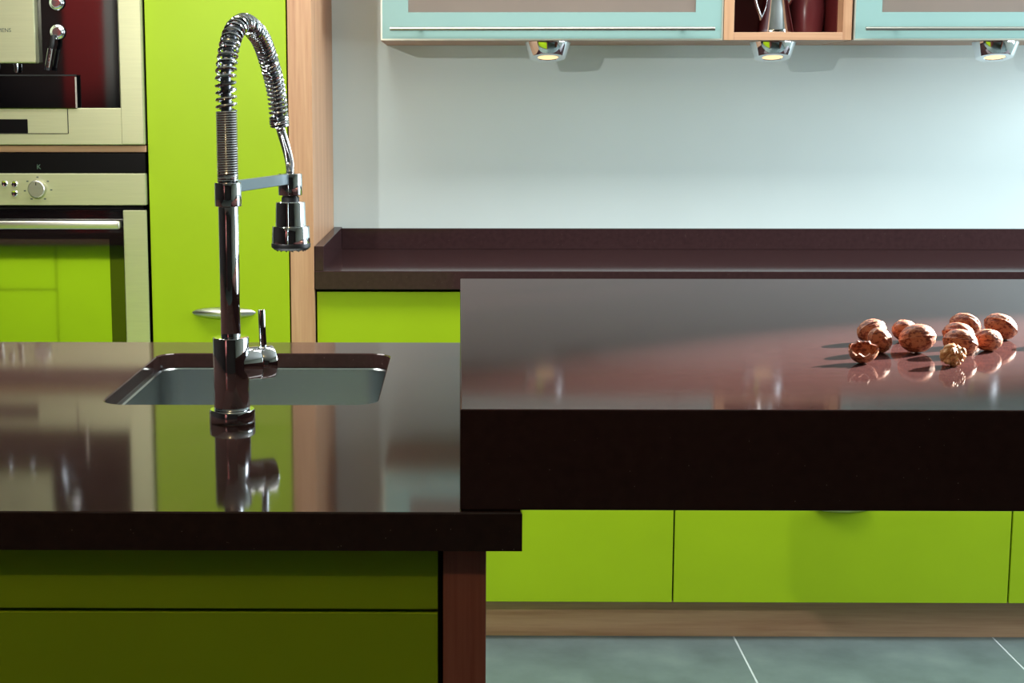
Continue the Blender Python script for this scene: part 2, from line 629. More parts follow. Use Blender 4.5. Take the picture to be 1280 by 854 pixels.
for (bx, by) in ((6.5, 229.5), (19, 230), (19, 241.5), (-6, 230), (-6, 241.5), (6.5, 241.5)):
    if (bx, by) == (6.5, 241.5):
        continue
    q = atY(bx, by, YO)
    obj('button', lathe([(0.0, 0), (0.0075, 0), (0.0075, 0.003), (0.006, 0.0045), (0, 0.0035)], (q.x, YO - 0.004, q.z), (0, -1, 0), 20), 'chrome', cp, smooth=True)
door = obj('door', box(XA0 + 0.004, XA1 - 0.004, YO + 0.004, D + 0.01, 0.556, 1.055, bev=0.002), 'panel_black', t)
xs = atY(155, 300, YO).x
gi = atY(137.5, 330, YO).x
gt = atY(100, 299, YO).z
obj('glass_border', box(XA0 + 0.06, xs - 0.001, YO + 0.0006, YO + 0.004, 0.60, 1.052), 'appliance_black', door)
obj('glass', box(-2.056 - gi, gi, YO, YO + 0.0006, 0.64, gt), 'oven_glass', door)
obj('side_strip', box(xs, XA1 - 0.001, YO - 0.004, YO + 0.004, 0.556, 1.052, bev=0.0015), 'appliance_steel', door)
obj('side_strip', box(XA0 + 0.003, XA0 + 0.058, YO - 0.004, YO + 0.004, 0.556, 1.052, bev=0.0015), 'appliance_steel', door)
obj('bottom_strip', box(XA0 + 0.06, xs - 0.001, YO - 0.004, YO + 0.004, 0.556, 0.598, bev=0.0015), 'appliance_steel', door)
hx1, hz = atY(150, 281, YO - 0.03).x, atY(150, 281.5, YO - 0.03).z
hb = obj('handle', box(-2.054 - hx1, hx1, YO - 0.040, YO - 0.024, hz - 0.009, hz + 0.010, bev=0.004, seg=3), 'steel', door, smooth=True)
for x in (hx1 - 0.008, -2.054 - hx1 + 0.008):
    obj('handle_bracket', box(x - 0.007, x + 0.007, YO - 0.026, YO + 0.001, hz - 0.006, hz + 0.007, bev=0.001), 'black_rubber', hb)

t = thing('coffee_machine', 'built-in coffee machine with glossy black front and pale steel outlet block above the oven', 'coffee machine', (-1.03, 3.98, 1.201))
obj('body', box(XA0 + 0.012, XA1 - 0.012, D + 0.012, W - 0.06, 1.203, 1.66), 'carcass', t)
gx, gz = atY(150.5, 135, YO).x, atY(150.5, 135, YO).z
bm = new_bm()
add_box(bm, gx, XA1 - 0.0005, YO - 0.004, D + 0.01, 1.2025, 1.66, bev=0.003)
add_box(bm, XA0 + 0.003, XA0 + 0.056, YO - 0.004, D + 0.01, 1.2025, 1.66, bev=0.003)
add_box(bm, XA0 + 0.05, gx + 0.004, YO - 0.0037, D + 0.01, 1.2025, gz, bev=0.002)
add_box(bm, XA0 + 0.05, gx + 0.004, YO - 0.0037, D + 0.01, 1.61, 1.66, bev=0.002)
obj('frame', bm, 'appliance_steel', t)
obj('glass_front', box(XA0 + 0.055, gx + 0.001, YO + 0.012, YO + 0.02, gz - 0.001, 1.612), 'appliance_black', t)
# lower tray drawer in the frame: a thin outline and a black grip slot
px1, pz0 = atY(86, 167, YO).x, atY(86, 167, YO).z
bm = new_bm()
add_box(bm, px1 - 0.001, px1 + 0.001, YO - 0.0046, YO - 0.002, pz0, gz)
add_box(bm, -1.12, px1, YO - 0.0046, YO - 0.002, pz0 - 0.0008, pz0 + 0.0008)
dw = obj('tray_outline', bm, 'black_gap', t)
sx, sz = atY(35, 149, YO).x, atY(35, 149, YO).z
obj('grip_slot', box(-1.13, sx, YO - 0.005, YO - 0.002, pz0 + 0.001, sz, bev=0.001), 'panel_black', dw)
# drip tray
tx, tz = atY(95, 94, YO - 0.008).x, atY(95, 94, YO - 0.008).z
tr = obj('drip_tray', box(-1.19, tx, YO - 0.008, YO + 0.012, gz - 0.002, tz, bev=0.002), 'appliance_black', t)
obj('tray_edge', box(tx - 0.003, tx + 0.0008, YO - 0.0088, YO - 0.006, gz, tz - 0.004), 'steel', tr)
obj('tray_rim', box(-1.19, tx + 0.0005, YO - 0.0095, YO - 0.006, tz - 0.002, tz + 0.0015), 'black_gap', tr)
# outlet block
bx, bz = atY(45, 79, YO - 0.02).x, atY(45, 79, YO - 0.02).z
ob = obj('outlet_block', box(2 * -1.058 - bx, bx, YO - 0.02, YO + 0.012, bz, 1.60, bev=0.003), 'appliance_steel', t)
q = atY(14, 38, YO - 0.02)
obj('lettering', text_bm('SIEMENS', 0.0125, (q.x, YO - 0.0202, q.z), 0.0003, 'RIGHT'), 'off_white_print', ob)
for xx in (20, -8):
    q = atY(xx, 79, YO - 0.005)
    obj('spout', lathe([(0.0, 0.0), (0.006, 0.0), (0.006, -0.012), (0.004, -0.022), (0, -0.022)], (q.x, YO - 0.005, bz + 0.001), (0, 0, 1), 20), 'chrome', ob, smooth=True)
for (kx, ky) in ((70, 3), (71, 40)):
    q = atY(kx, ky, YO)
    kb = obj('dial', lathe([(0.0, 0), (0.0175, 0), (0.0175, 0.008), (0.016, 0.010), (0.013, 0.011), (0.0125, 0.014), (0.010, 0.016), (0, 0.016)], (q.x, YO + 0.013, q.z), (0, -1, 0), 32), 'chrome', t, smooth=True)
q0, q1 = atY(66, 44, YO - 0.02), atY(59, 86, YO - 0.02)
wd = obj('steam_wand', tube([(q0.x, YO + 0.013, q0.z), (q0.x, YO - 0.02, q0.z - 0.004), q0 + Vector((-0.001, -0.004, -0.02)), q0.lerp(q1, 0.45)], 0.005, 12), 'black_rubber', t, smooth=True)
obj('wand_sleeve', tube([q0.lerp(q1, 0.40), q0.lerp(q1, 0.95)], 0.0066, 16), 'chrome', wd, smooth=True)
obj('wand_tip', tube([q0.lerp(q1, 0.94), q0.lerp(q1, 1.04)], 0.0064, 16), 'black_rubber', wd, smooth=True)

# ------------------------------------------------------------------ wall cabinets
YF = W - 0.35
ZC = 1.450
ZT = 2.15
X1, X2, X3 = -0.195, 0.641, 0.957


def glass_unit(x0, x1, label):
    t = thing('wall_cabinet', label, 'cabinet', ((x0 + x1) / 2, (YF + W) / 2, ZC), 'glass wall cabinets')
    for nm, b in (('side_panel', (x0, x0 + 0.018, YF + 0.022, W - 0.001, ZC, ZT)), ('side_panel', (x1 - 0.018, x1, YF + 0.022, W - 0.001, ZC, ZT)),
                  ('bottom_panel', (x0 + 0.018, x1 - 0.018, YF + 0.022, W - 0.001, ZC, ZC + 0.018)), ('top_panel', (x0 + 0.018, x1 - 0.018, YF + 0.022, W - 0.001, ZT - 0.018, ZT)),
                  ('back_panel', (x0 + 0.018, x1 - 0.018, W - 0.012, W - 0.001, ZC + 0.018, ZT - 0.018)),
                  ('shelf', (x0 + 0.018, x1 - 0.018, YF + 0.05, W - 0.012, 1.79, 1.808))):
        obj(nm, box(*b), 'wood_x' if nm != 'side_panel' else 'wood_z', t)
    bm = new_bm()
    a, e = 0.0035, 0.067
    dx0, dx1, dz0, dz1 = x0 + 0.001, x1 - 0.001, ZC, ZT - 0.001
    add_box(bm, dx0, dx0 + a, YF, YF + 0.02, dz0, dz1)
    add_box(bm, dx1 - a, dx1, YF, YF + 0.02, dz0, dz1)
    add_box(bm, dx0 + a, dx1 - a, YF, YF + 0.02, dz0, dz0 + a)
    add_box(bm, dx0 + a, dx1 - a, YF, YF + 0.02, dz1 - a, dz1)
    door = obj('door_frame', bm, 'aluminium', t)
    bm = new_bm()
    add_box(bm, dx0 + a, dx0 + e, YF + 0.0015, YF + 0.018, dz0 + a, dz1 - a)
    add_box(bm, dx1 - e, dx1 - a, YF + 0.0015, YF + 0.018, dz0 + a, dz1 - a)
    add_box(bm, dx0 + e, dx1 - e, YF + 0.0015, YF + 0.018, dz0 + a, dz0 + e)
    add_box(bm, dx0 + e, dx1 - e, YF + 0.0015, YF + 0.018, dz1 - e, dz1 - a)
    obj('glass_border', bm, 'mint_glass', door)
    obj('pane', box(dx0 + e, dx1 - e, YF + 0.004, YF + 0.009, dz0 + e, dz1 - e), 'satin_glass', door)
    zh = ZC + 0.0265
    bm = tube([(x0 + 0.024, YF - 0.022, zh), (x1 - 0.024, YF - 0.022, zh)], 0.0048, 14)
    for xx in (x0 + 0.10, x1 - 0.10):
        add_tube(bm, [(xx, YF - 0.022, zh), (xx, YF + 0.002, zh)], 0.0035, 10)
    obj('handle', bm, 'steel', door, smooth=True)
    return t


glass_unit(X1, X2, 'mint framed satin glass wall cabinet between the bare wall end and the open wooden niche')
glass_unit(X3, 1.80, 'mint framed satin glass wall cabinet on the window side of the open wooden niche')

t = thing('open_niche', 'open beech wood niche with dark red back between two glass wall cabinets', 'shelf', ((X2 + X3) / 2, (YF + W) / 2, ZC))
bw = 0.026
obj('side_panel', box(X2 + 0.001, X2 + bw, YF + 0.002, W - 0.001, ZC, ZT, bev=0.0008), 'wood_z', t)
obj('side_panel', box(X3 - bw, X3 - 0.004, YF + 0.002, W - 0.001, ZC, ZT, bev=0.0008), 'wood_z', t)
obj('bottom_panel', box(X2 + bw, X3 - bw, YF + 0.002, W - 0.001, ZC, ZC + 0.019, bev=0.0008), 'wood_x', t)
obj('shelf', box(X2 + bw, X3 - bw, YF + 0.002, W - 0.001, 1.79, 1.809, bev=0.0008), 'wood_x', t)
obj('top_panel', box(X2 + bw, X3 - bw, YF + 0.002, W - 0.001, ZT - 0.019, ZT, bev=0.0008), 'wood_x', t)
obj('back_panel', box(X2 + bw, X3 - bw, W - 0.012, W - 0.001, ZC + 0.019, 1.79), 'maroon', t)
obj('lining', box(X2 + bw, X2 + bw + 0.003, YF + 0.03, W - 0.012, ZC + 0.019, 1.79), 'maroon', t)
obj('lining', box(X3 - bw - 0.003, X3 - bw, YF + 0.06, W - 0.012, ZC + 0.019, 1.79), 'maroon', t)

# polished pot in the niche
zb = ZC + 0.019
pc = Vector((0.790, 4.10, zb))
t = thing('coffee_pot', 'polished chrome conical pot with slanted handle inside the open niche', 'pot', pc)
obj('body', lathe([(0, 0), (0.046, 0), (0.0475, 0.003), (0.046, 0.012), (0.036, 0.06), (0.028, 0.10), (0.026, 0.125), (0.030, 0.15), (0.040, 0.19), (0.041, 0.192), (0.039, 0.191), (0.024, 0.13), (0, 0.128)], pc, seg=48), 'chrome', t, smooth=True)
obj('handle', tube([pc + Vector(v) for v in ((-0.036, -0.012, 0.035), (-0.050, -0.016, 0.07), (-0.064, -0.02, 0.12), (-0.066, -0.02, 0.165), (-0.05, -0.015, 0.185), (-0.034, -0.01, 0.18))], 0.0045, 10), 'chrome', t, smooth=True)
obj('spout', tube([pc + Vector(v) for v in ((0.026, 0, 0.075), (0.045, 0, 0.10), (0.058, 0, 0.15), (0.066, 0, 0.18))], [0.010, 0.008, 0.006, 0.005], 12), 'chrome', t, smooth=True)
vc = Vector((0.886, 4.17, zb))
tag(obj('vase', lathe([(0, 0), (0.034, 0), (0.038, 0.004), (0.041, 0.03), (0.043, 0.06), (0.040, 0.10), (0.028, 0.15), (0.018, 0.19), (0.018, 0.22), (0.024, 0.245), (0.022, 0.246), (0.014, 0.22), (0, 0.20)], vc, seg=40), 'maroon_glaze', None, smooth=True),
    'dark red glazed vase beside the chrome pot in the open niche', 'vase')

# three cone lamps under the cabinets
lamp_parts = None
YLP = YF + 0.105
for i, (xpx, lab) in enumerate(((685, 'chrome cone downlight under the glass cabinet by the bare wall end, lit warm'),
                                (966, 'chrome cone downlight under the open wooden niche, lit warm'),
                                (1244, 'chrome cone downlight under the glass cabinet on the window side, lit warm'))):
    c = Vector((atY(xpx, 60, YLP).x, YLP, ZC))
    t = thing('cabinet_downlight', lab, 'lamp', c, 'downlights under the wall cabinets')
    if lamp_parts is None:
        bm = new_bm()
        seg = 48
        prof = [(0.0, 0.0, 0), (0.057, 0.0, 0), (0.057, -0.003, 0), (0.046, -0.0375, 1), (0.0445, -0.0395, 1), (0.028, -0.0395, 1), (0.026, -0.036, 1), (0.0, -0.036, 1)]
        rings = []
        for r, h, tilt in prof:
            ring = []
            for k in range(1 if r == 0 else seg):
                a = 2 * PI * k / seg
                x, y = r * math.cos(a), r * math.sin(a)
                ring.append(bm.verts.new(c + Vector((x, y, h - tilt * 0.20 * y))))
            rings.append(ring)
        for a, b in zip(rings, rings[1:]):
            for k in range(seg):
                j = (k + 1) % seg
                if len(a) == 1:
                    bm.faces.new((a[0], b[k], b[j]))
                elif len(b) == 1:
                    bm.faces.new((a[k], a[j], b[0]))
                else:
                    bm.faces.new((a[k], a[j], b[j], b[k]))
        o1 = obj('housing', bm, 'chrome', t, smooth=True)
        bm = new_bm()
        vs = [bm.verts.new(c + Vector((0.0255 * math.cos(2 * PI * k / seg), 0.0255 * math.sin(2 * PI * k / seg), -0.0385 - 0.20 * 0.0255 * math.sin(2 * PI * k / seg)))) for k in range(seg)]
        v0 = bm.verts.new(c + Vector((0, -0.0, -0.0425)))
        for k in range(seg):
            bm.faces.new((vs[k], vs[(k + 1) % seg], v0))
        o2 = obj('lens', bm, 'lamp_lens', t, smooth=True)
        lamp_parts = (o1, o2)
    else:
        for o in lamp_parts:
            n = o.copy()
            COL.objects.link(n)
            n.parent = t

# ------------------------------------------------------------------ island
ZI = 0.910
YI0, YI1 = 1.487, 2.588
XI0, XI1 = -1.95, 0.060
# sink opening, rounded rectangle
SX0, SX1, SY0, SY1, SR = -0.468, -0.108, 2.038, 2.470, 0.035


def rrect(x0, x1, y0, y1, r, n=8):
    pts = []
    for cx, cy, a0 in ((x1 - r, y1 - r, 0), (x0 + r, y1 - r, 90), (x0 + r, y0 + r, 180), (x1 - r, y0 + r, 270)):
        for k in range(n + 1):
            a = math.radians(a0 + 90 * k / n)
            pts.append((cx + r * math.cos(a), cy + r * math.sin(a)))
    return pts


def slab_with_hole(x0, x1, y0, y1, z0, z1, hole, zt=None):
    """flat slab with a hole: top and bottom as quads from hole rim to a rectangle ring"""
    bm = new_bm()
    n = len(hole)
    cx = sum(p[0] for p in hole) / n
    cy = sum(p[1] for p in hole) / n
    e = 0.0015
    def outer(z, inset):
        X0, X1, Y0, Y1 = x0 + inset, x1 - inset, y0 + inset, y1 - inset
        out = []
        # one outer point per hole point, marching round the rectangle; corner groups share corners
        m = n // 4
        corners = [(X1, Y1), (X0, Y1), (X0, Y0), (X1, Y0)]
        return [bm.verts.new((c[0], c[1], z)) for c in corners]
    ht = [bm.verts.new((p[0], p[1], z1 - e)) for p in hole]
    def grow(p, d):
        return (p[0] + d * (1 if p[0] > cx else -1), p[1] + d * (1 if p[1] > cy else -1))
    ht2 = [bm.verts.new((*grow(p, e), z1)) for p in hole]
    hb = [bm.verts.new((p[0], p[1], z0)) for p in hole]
    ot, oe, ob_ = outer(z1, e), outer(z1 - e, 0), outer(z0, 0)
    m = n // 4
    for ring, oc in ((ht2, ot), (hb, ob_)):
        for c in range(4):
            for k in range(m - 1):
                i = c * m + k
                bm.faces.new((ring[i], ring[i + 1], oc[c]))
            i = c * m + m - 1
            bm.faces.new((ring[i], ring[(i + 1) % n], oc[(c + 1) % 4], oc[c]))
    for i in range(n):
        j = (i + 1) % n
        bm.faces.new((ht[i], ht[j], hb[j], hb[i]))
        bm.faces.new((ht[i], ht[j], ht2[j], ht2[i]))
    for c in range(4):
        d = (c + 1) % 4
        bm.faces.new((ot[c], ot[d], oe[d], oe[c]))
        bm.faces.new((oe[c], oe[d], ob_[d], ob_[c]))
    return bm


t = thing('island_worktop', 'dark brown polished stone island worktop around the sink', 'worktop', (-0.94, 2.04, 0.872))
obj('slab', slab_with_hole(XI0, XI1, YI0, YI1, ZI - 0.022, ZI, rrect(SX0, SX1, SY0, SY1, SR)), 'stone', t)
bm = new_bm()
add_box(bm, XI0, XI1, YI0, YI0 + 0.018, 0.872, ZI - 0.022)
add_box(bm, XI0, XI1, YI1 - 0.018, YI1, 0.872, ZI - 0.022)
add_box(bm, XI0, XI0 + 0.02, YI0 + 0.018, YI1 - 0.018, 0.872, ZI - 0.022)
add_box(bm, XI1 - 0.02, XI1, YI0 + 0.018, YI1 - 0.018, 0.872, ZI - 0.022)
obj('edge_apron', bm, 'stone', t)

YB0, YB1 = 1.508, 2.566        # fronts of the island, both sides
xg, xpn = -0.018, 0.026
t = thing('island_cabinet', 'lime green kitchen island cabinet with reddish wooden end panel under the sink worktop', 'cabinet', (-0.94, 2.04, 0.0))
obj('end_panel', box(xg + 0.002, xpn, YB0, YB1, 0.0, 0.871, bev=0.001), 'wood_dark_z', t)
obj('end_panel', box(XI0 + 0.03, XI0 + 0.074, YB0, YB1, 0.0, 0.871, bev=0.001), 'wood_dark_z', t)
bm = new_bm()
add_box(bm, XI0 + 0.08, xg, YB0 + 0.024, YB0 + 0.036, 0.10, 0.870)
add_box(bm, XI0 + 0.08, xg, YB1 - 0.036, YB1 - 0.024, 0.10, 0.870)
add_box(bm, XI0 + 0.08, xg, YB0 + 0.036, YB1 - 0.036, 0.10, 0.118)
obj('carcass', bm, 'black_gap', t)
bm = new_bm()
add_box(bm, XI0 + 0.08, xg, YB0 + 0.06, YB0 + 0.078, 0.0, 0.0995)
add_box(bm, XI0 + 0.08, xg, YB1 - 0.078, YB1 - 0.06, 0.0, 0.0995)
obj('plinth', bm, 'wood_x', t)
# camera side fronts
xe = XI0 + 0.078
for x0, x1 in ((-0.95, xg - 0.003), (xe, -0.954)):
    obj('top_front', box(x0, x1, YB0 + 0.002, YB0 + 0.022, 0.8065, 0.868, bev=0.001), 'lime', t)
    obj('drawer_front', box(x0, x1, YB0 + 0.002, YB0 + 0.022, 0.46, 0.803, bev=0.001), 'lime', t)
    obj('drawer_front', box(x0, x1, YB0 + 0.002, YB0 + 0.022, 0.102, 0.456, bev=0.001), 'lime', t)
# oven side fronts
for x0, x1 in ((-0.625, xg - 0.003), (-1.233, -0.629)):
    obj('door', box(x0, x1, YB1 - 0.022, YB1 - 0.002, 0.102, 0.868, bev=0.001), 'lime', t)
for z0, z1 in ((0.102, 0.44), (0.444, 0.730), (0.734, 0.868)):
    obj('drawer_front', box(xe, -1.237, YB1 - 0.022, YB1 - 0.002, z0, z1, bev=0.001), 'lime', t)

# sink basin
t = thing('kitchen_sink', 'undermounted brushed steel sink basin in the island worktop', 'sink', ((SX0 + SX1) / 2, (SY0 + SY1) / 2, 0.70))
zr = ZI - 0.0225
bm = new_bm()
loops = []
for inset, z, r in ((-0.018, zr - 0.001, 0.04), (-0.018, zr, 0.04), (0.004, zr, 0.033), (0.006, zr - 0.002, 0.032), (0.008, zr - 0.15, 0.032), (0.014, zr - 0.172, 0.03), (0.032, zr - 0.18, 0.025), (0.14, zr - 0.184, 0.02)):
    loops.append([bm.verts.new((x, y, z)) for x, y in rrect(SX0 + inset, SX1 - inset, SY0 + inset, SY1 - inset, r)])
for a, b in zip(loops, loops[1:]):
    for k in range(len(a)):
        j = (k + 1) % len(a)
        bm.faces.new((a[k], a[j], b[j], b[k]))
bm.faces.new(loops[-1])
obj('basin', bm, 'basin_steel', t, smooth=True)
obj('drain', lathe([(0, 0), (0.04, 0), (0.04, 0.002), (0.034, 0.004), (0.03, 0.002), (0, 0.002)], ((SX0 + SX1) / 2, (SY0 + SY1) / 2, zr - 0.1838), seg=32), 'chrome', t, smooth=True)

# ------------------------------------------------------------------ breakfast bar
t = thing('breakfast_bar', 'thick dark brown stone bar slab resting on the island, walnuts on top', 'bar counter', (0.9, 2.06, 0.0))
YR0, YR1, ZB0, ZB1 = 1.494, 2.645, 0.9105, 1.009
XB0, XB1 = 0.0005, 1.90
obj('slab', box(XB0, XB1, YR0, YR1, ZB0, ZB1, bev=0.0016, seg=2), 'satin_stone', t)
obj('end_panel', box(XB1 - 0.10, XB1 - 0.05, YR0 + 0.05, YR1 - 0.05, 0.0, ZB0 - 0.0005, bev=0.001), 'wood_dark_z', t)

# ------------------------------------------------------------------ faucet
fx, fy = -0.279, 1.927
t = thing('kitchen_faucet', 'tall chrome spring-neck kitchen faucet with pull-down spray at the island sink', 'faucet', (fx, fy, ZI))
base = Vector((fx, fy, ZI))
def zpx(y, Y=fy):
    return atY(290, y, Y).z
z1, z2, z3, z4, z5 = zpx(516), zpx(421), zpx(258), zpx(228), zpx(139)
obj('flange', lathe([(0, 0), (0.0275, 0), (0.0278, 0.001), (0.0278, 0.0145), (0.0268, 0.016), (0, 0.016)], base, seg=48), 'chrome', t, smooth=True)
zb_ = ZI + 0.016
obj('body', lathe(rounded(0.0220, zb_, z2, 0.0015), (fx, fy, 0), seg=48), 'chrome', t, smooth=True)
obj('pole', lathe(rounded(0.0120, z2, z3 + 0.001, 0.0006), (fx, fy, 0), seg=40), 'chrome', t, smooth=True)
obj('collar', lathe(rounded(0.0160, z3, z4, 0.001), (fx, fy, 0), seg=40), 'chrome', t, smooth=True)
# plane of the neck
dirv = Vector((0.050, 0.223, 0)).normalized()
nrm = dirv.cross(Vector((0, 0, 1))).normalized()
pix = [(283.2, 139), (282.8, 118), (282.6, 95), (285.0, 68), (289.5, 47), (296.5, 34), (306, 29.5), (317, 37), (327.4, 52), (337, 80), (344, 108), (346.8, 127), (348.6, 147), (349.4, 157)]
path = [at_plane(x, y, base, nrm) for x, y in pix]
for p in path[:3]:
    p.x, p.y = fx, fy
hose_pix = [(349.4, 157), (352, 166), (358.5, 188), (362.2, 206), (362.6, 222)]
hose = [at_plane(x, y, base, nrm) for x, y in hose_pix]


def catmull(pts, per=24):
    out = []
    P = [pts[0] * 2 - pts[1]] + list(pts) + [pts[-1] * 2 - pts[-2]]
    for i in range(1, len(P) - 2):
        for k in range(per):
            s = k / per
            a, b, c, d = P[i - 1], P[i], P[i + 1], P[i + 2]
            out.append(0.5 * ((2 * b) + (c - a) * s + (2 * a - 5 * b + 4 * c - d) * s * s + (3 * b - a - 3 * c + d) * s ** 3))
    out.append(P[-2].copy())
    return out


def resample(pts, n):
    L = [0.0]
    for a, b in zip(pts, pts[1:]):
        L.append(L[-1] + (b - a).length)
    out, j = [], 0
    for k in range(n):
        s = L[-1] * k / (n - 1)
        while j < len(L) - 2 and L[j + 1] < s:
            j += 1
        f = (s - L[j]) / max(1e-9, L[j + 1] - L[j])
        out.append(pts[j].lerp(pts[j + 1], min(1, max(0, f))))
    return out, L[-1]


def helix(pts, radius, wire, pitch_fn, nsides=7, per=18):
    """coil wire wound around a path that lies in the vertical neck plane"""
    rs, L = resample(pts, 600)
    ph, out = 0.0, []
    ds = L / 599
    i = 0.0
    s = 0.0
    while s <= L:
        k = min(598, int(s / ds))
        f = s / ds - k
        c = rs[k].lerp(rs[k + 1], f)
        tg = (rs[min(k + 3, 599)] - rs[max(k - 2, 0)]).normalized()
        b = tg.cross(nrm).normalized()
        out.append(c + (nrm * math.cos(ph) + b * math.sin(ph)) * radius)
        ph += 2 * PI / per
        s += pitch_fn(s / L) / per
    return tube(out, wire, nsides)


obj('spring_sleeve', helix([Vector((fx, fy, z4)), Vector((fx, fy, (z4 + z5) / 2)), Vector((fx, fy, z5))], 0.0113, 0.00155, lambda u: 0.0029), 'chrome', t, smooth=True)
smooth_path = catmull(path)
obj('spring', helix(smooth_path, 0.0109, 0.0021, lambda u: 0.0084 - 0.0020 * min(1, max(0, (u - 0.18) / 0.3))), 'chrome', t, smooth=True)
last = smooth_path[-26:]
obj('spring_end', helix(catmull(path[-2:] + [hose[0]]) if False else [path[-2], (path[-2] + path[-1]) / 2, path[-1]], 0.0116, 0.0016, lambda u: 0.0031), 'chrome', t, smooth=True)
core = [Vector((fx, fy, z4)), Vector((fx, fy, (z4 + z5) / 2))] + path
obj('inner_hose', tube(resample(catmull(core, 12), 90)[0], 0.0064, 14), 'braid', t, smooth=True)
hs = catmull(hose, 12)
ho = obj('hose', tube(resample(hs, 30)[0], 0.0050, 14), 'braid', t, smooth=True)
obj('hose_ribs', helix(hs, 0.0050, 0.0010, lambda u: 0.0021, 6, 14), 'chrome', ho, smooth=True)
# spray head and holder
hp = hose[-1]
HY = hp.y
def zh_(y):
    return atY(362, y, HY).z
hx, hy = hp.x, hp.y
obj('holder', lathe([(0.009, zh_(244)), (0.0155, zh_(244)), (0.016, zh_(243)), (0.016, zh_(218)), (0.0155, zh_(217)), (0.009, zh_(217)), (0.009, zh_(244))], (hx, hy, 0), seg=40), 'chrome', t, smooth=True)
sh = obj('spray_head', lathe([(0, zh_(252)), (0.0185, zh_(252)), (0.0196, zh_(253)), (0.0205, zh_(282)), (0.0243, zh_(282.5)), (0.0250, zh_(284)), (0.0258, zh_(303)), (0.0255, zh_(305)), (0, zh_(305))], (hx, hy, 0), seg=48), 'chrome', t, smooth=True)
obj('connector', lathe([(0, zh_(254)), (0.012, zh_(254)), (0.012, zh_(247)), (0.0085, zh_(243)), (0.0085, zh_(226)), (0, zh_(226))], (hx, hy, 0), seg=32), 'black_rubber', sh, smooth=True)
bm = lathe([(0, zh_(304)), (0.0262, zh_(304)), (0.0266, zh_(305)), (0.0262, zh_(309)), (0.0225, zh_(312)), (0, zh_(312.5))], (hx, hy, 0), seg=40)
obj('nozzle_ring', bm, 'black_rubber', sh, smooth=True)
bm = new_bm()
for r, n in ((0.019, 14), (0.012, 9), (0.005, 4)):
    for k in range(n):
        a = 2 * PI * k / n
        add_lathe(bm, [(0.0011, 0), (0.0008, -0.0025), (0, -0.0026)], (hx + r * math.cos(a), hy + r * math.sin(a), zh_(311.5)), seg=6)
obj('nozzles', bm, 'black_rubber', sh)
# flat arm from collar to holder
a0 = Vector((fx, fy, 0)) + dirv * 0.012
a1 = Vector((hx, hy, 0)) - dirv * 0.012
side = nrm * 0.0035
za0, za1 = zpx(240.5, fy + 0.02), zpx(226, fy + 0.02)
bm = new_bm()
vs = [bm.verts.new(Vector((p.x, p.y, z)) + s) for p in (a0, a1) for s in (side, -side) for z in (za0, za1)]
for f in ((0, 1, 3, 2), (4, 6, 7, 5), (0, 4, 5, 1), (2, 3, 7, 6), (1, 5, 7, 3), (0, 2, 6, 4)):
    bm.faces.new([vs[k] for k in f])
bmesh.ops.bevel(bm, geom=list(bm.edges), offset=0.0006, segments=1, affect='EDGES')
obj('arm', bm, 'arm_satin', t)
# side mixer and lever
ma = Vector((math.cos(math.radians(25)), math.sin(math.radians(25)), 0))
mz = zpx(455.5)
mc = Vector((fx, fy, mz))
obj('mixer_housing', lathe([(0.0203, 0.010), (0.0205, 0.0335), (0.0200, 0.0342), (0, 0.0342)], mc, ma, 40), 'chrome', t, smooth=True)
cap = obj('mixer_cap', lathe([(0, 0.0348), (0.0200, 0.0348), (0.0206, 0.0356), (0.0206, 0.0515), (0.0196, 0.0528), (0, 0.0530)], mc, ma, 40), 'chrome', t, smooth=True)
lr = mc + ma * 0.0425
obj('lever', lathe(rounded(0.0044, 0.015, 0.0655, 0.0008), lr + Vector((-0.001, 0, 0)), (-0.03, 0.0, 1), 20), 'chrome', cap, smooth=True)

# ------------------------------------------------------------------ walnuts


def walnut_bm(seed, a=0.0205, b=0.0172, c=0.0168):
    """long axis X, seam in the XZ plane"""
    bm = new_bm()
    bmesh.ops.create_uvsphere(bm, u_segments=44, v_segments=30, radius=1.0)
    off = Vector((seed * 3.1, seed * 1.7, seed * 0.9))
    for v in bm.verts:
        n = v.co.normalized()
        k = 1.0
        seam = math.exp(-(n.y / 0.07) ** 2)
        groove = math.exp(-((abs(n.y) - 0.17) / 0.07) ** 2)
        k += 0.026 * seam - 0.016 * groove
        q = Vector((n.x * 2.2, n.y * 5.5, n.z * 5.5)) + off
        w = noise.noise(q) * 0.035 + abs(noise.noise(q * 2.1 + off)) * -0.05 + noise.noise(q * 4.3) * 0.012
        k += w * (1 - 0.7 * seam)
        k += 0.02 * max(0, abs(n.x) - 0.88) / 0.12
        v.co = Vector((n.x * a, n.y * b, n.z * c)) * k
    return bm


def place(bm, px, pbot, rot, name, mat, label, cat, group, z=ZB1, lift=0.0, ground=None):
    """set a nut with its lowest point on the bar where the pixel (px, pbot) meets the bar top"""
    p = ground if ground is not None else atZ(px, pbot, z)
    R = Matrix.Rotation(math.radians(rot[2]), 4, 'Z') @ Matrix.Rotation(math.radians(rot[1]), 4, 'Y') @ Matrix.Rotation(math.radians(rot[0]), 4, 'X')
    bmesh.ops.transform(bm, matrix=R, verts=bm.verts)
    zmin = min(v.co.z for v in bm.verts)
    bmesh.ops.translate(bm, vec=(0, 0, -zmin - 0.0001), verts=bm.verts)
    o = obj(name, bm, mat, None, smooth=True, origin=(0, 0, 0))
    o.location = (p.x, p.y, z + lift)
    return tag(o, label, cat, group)


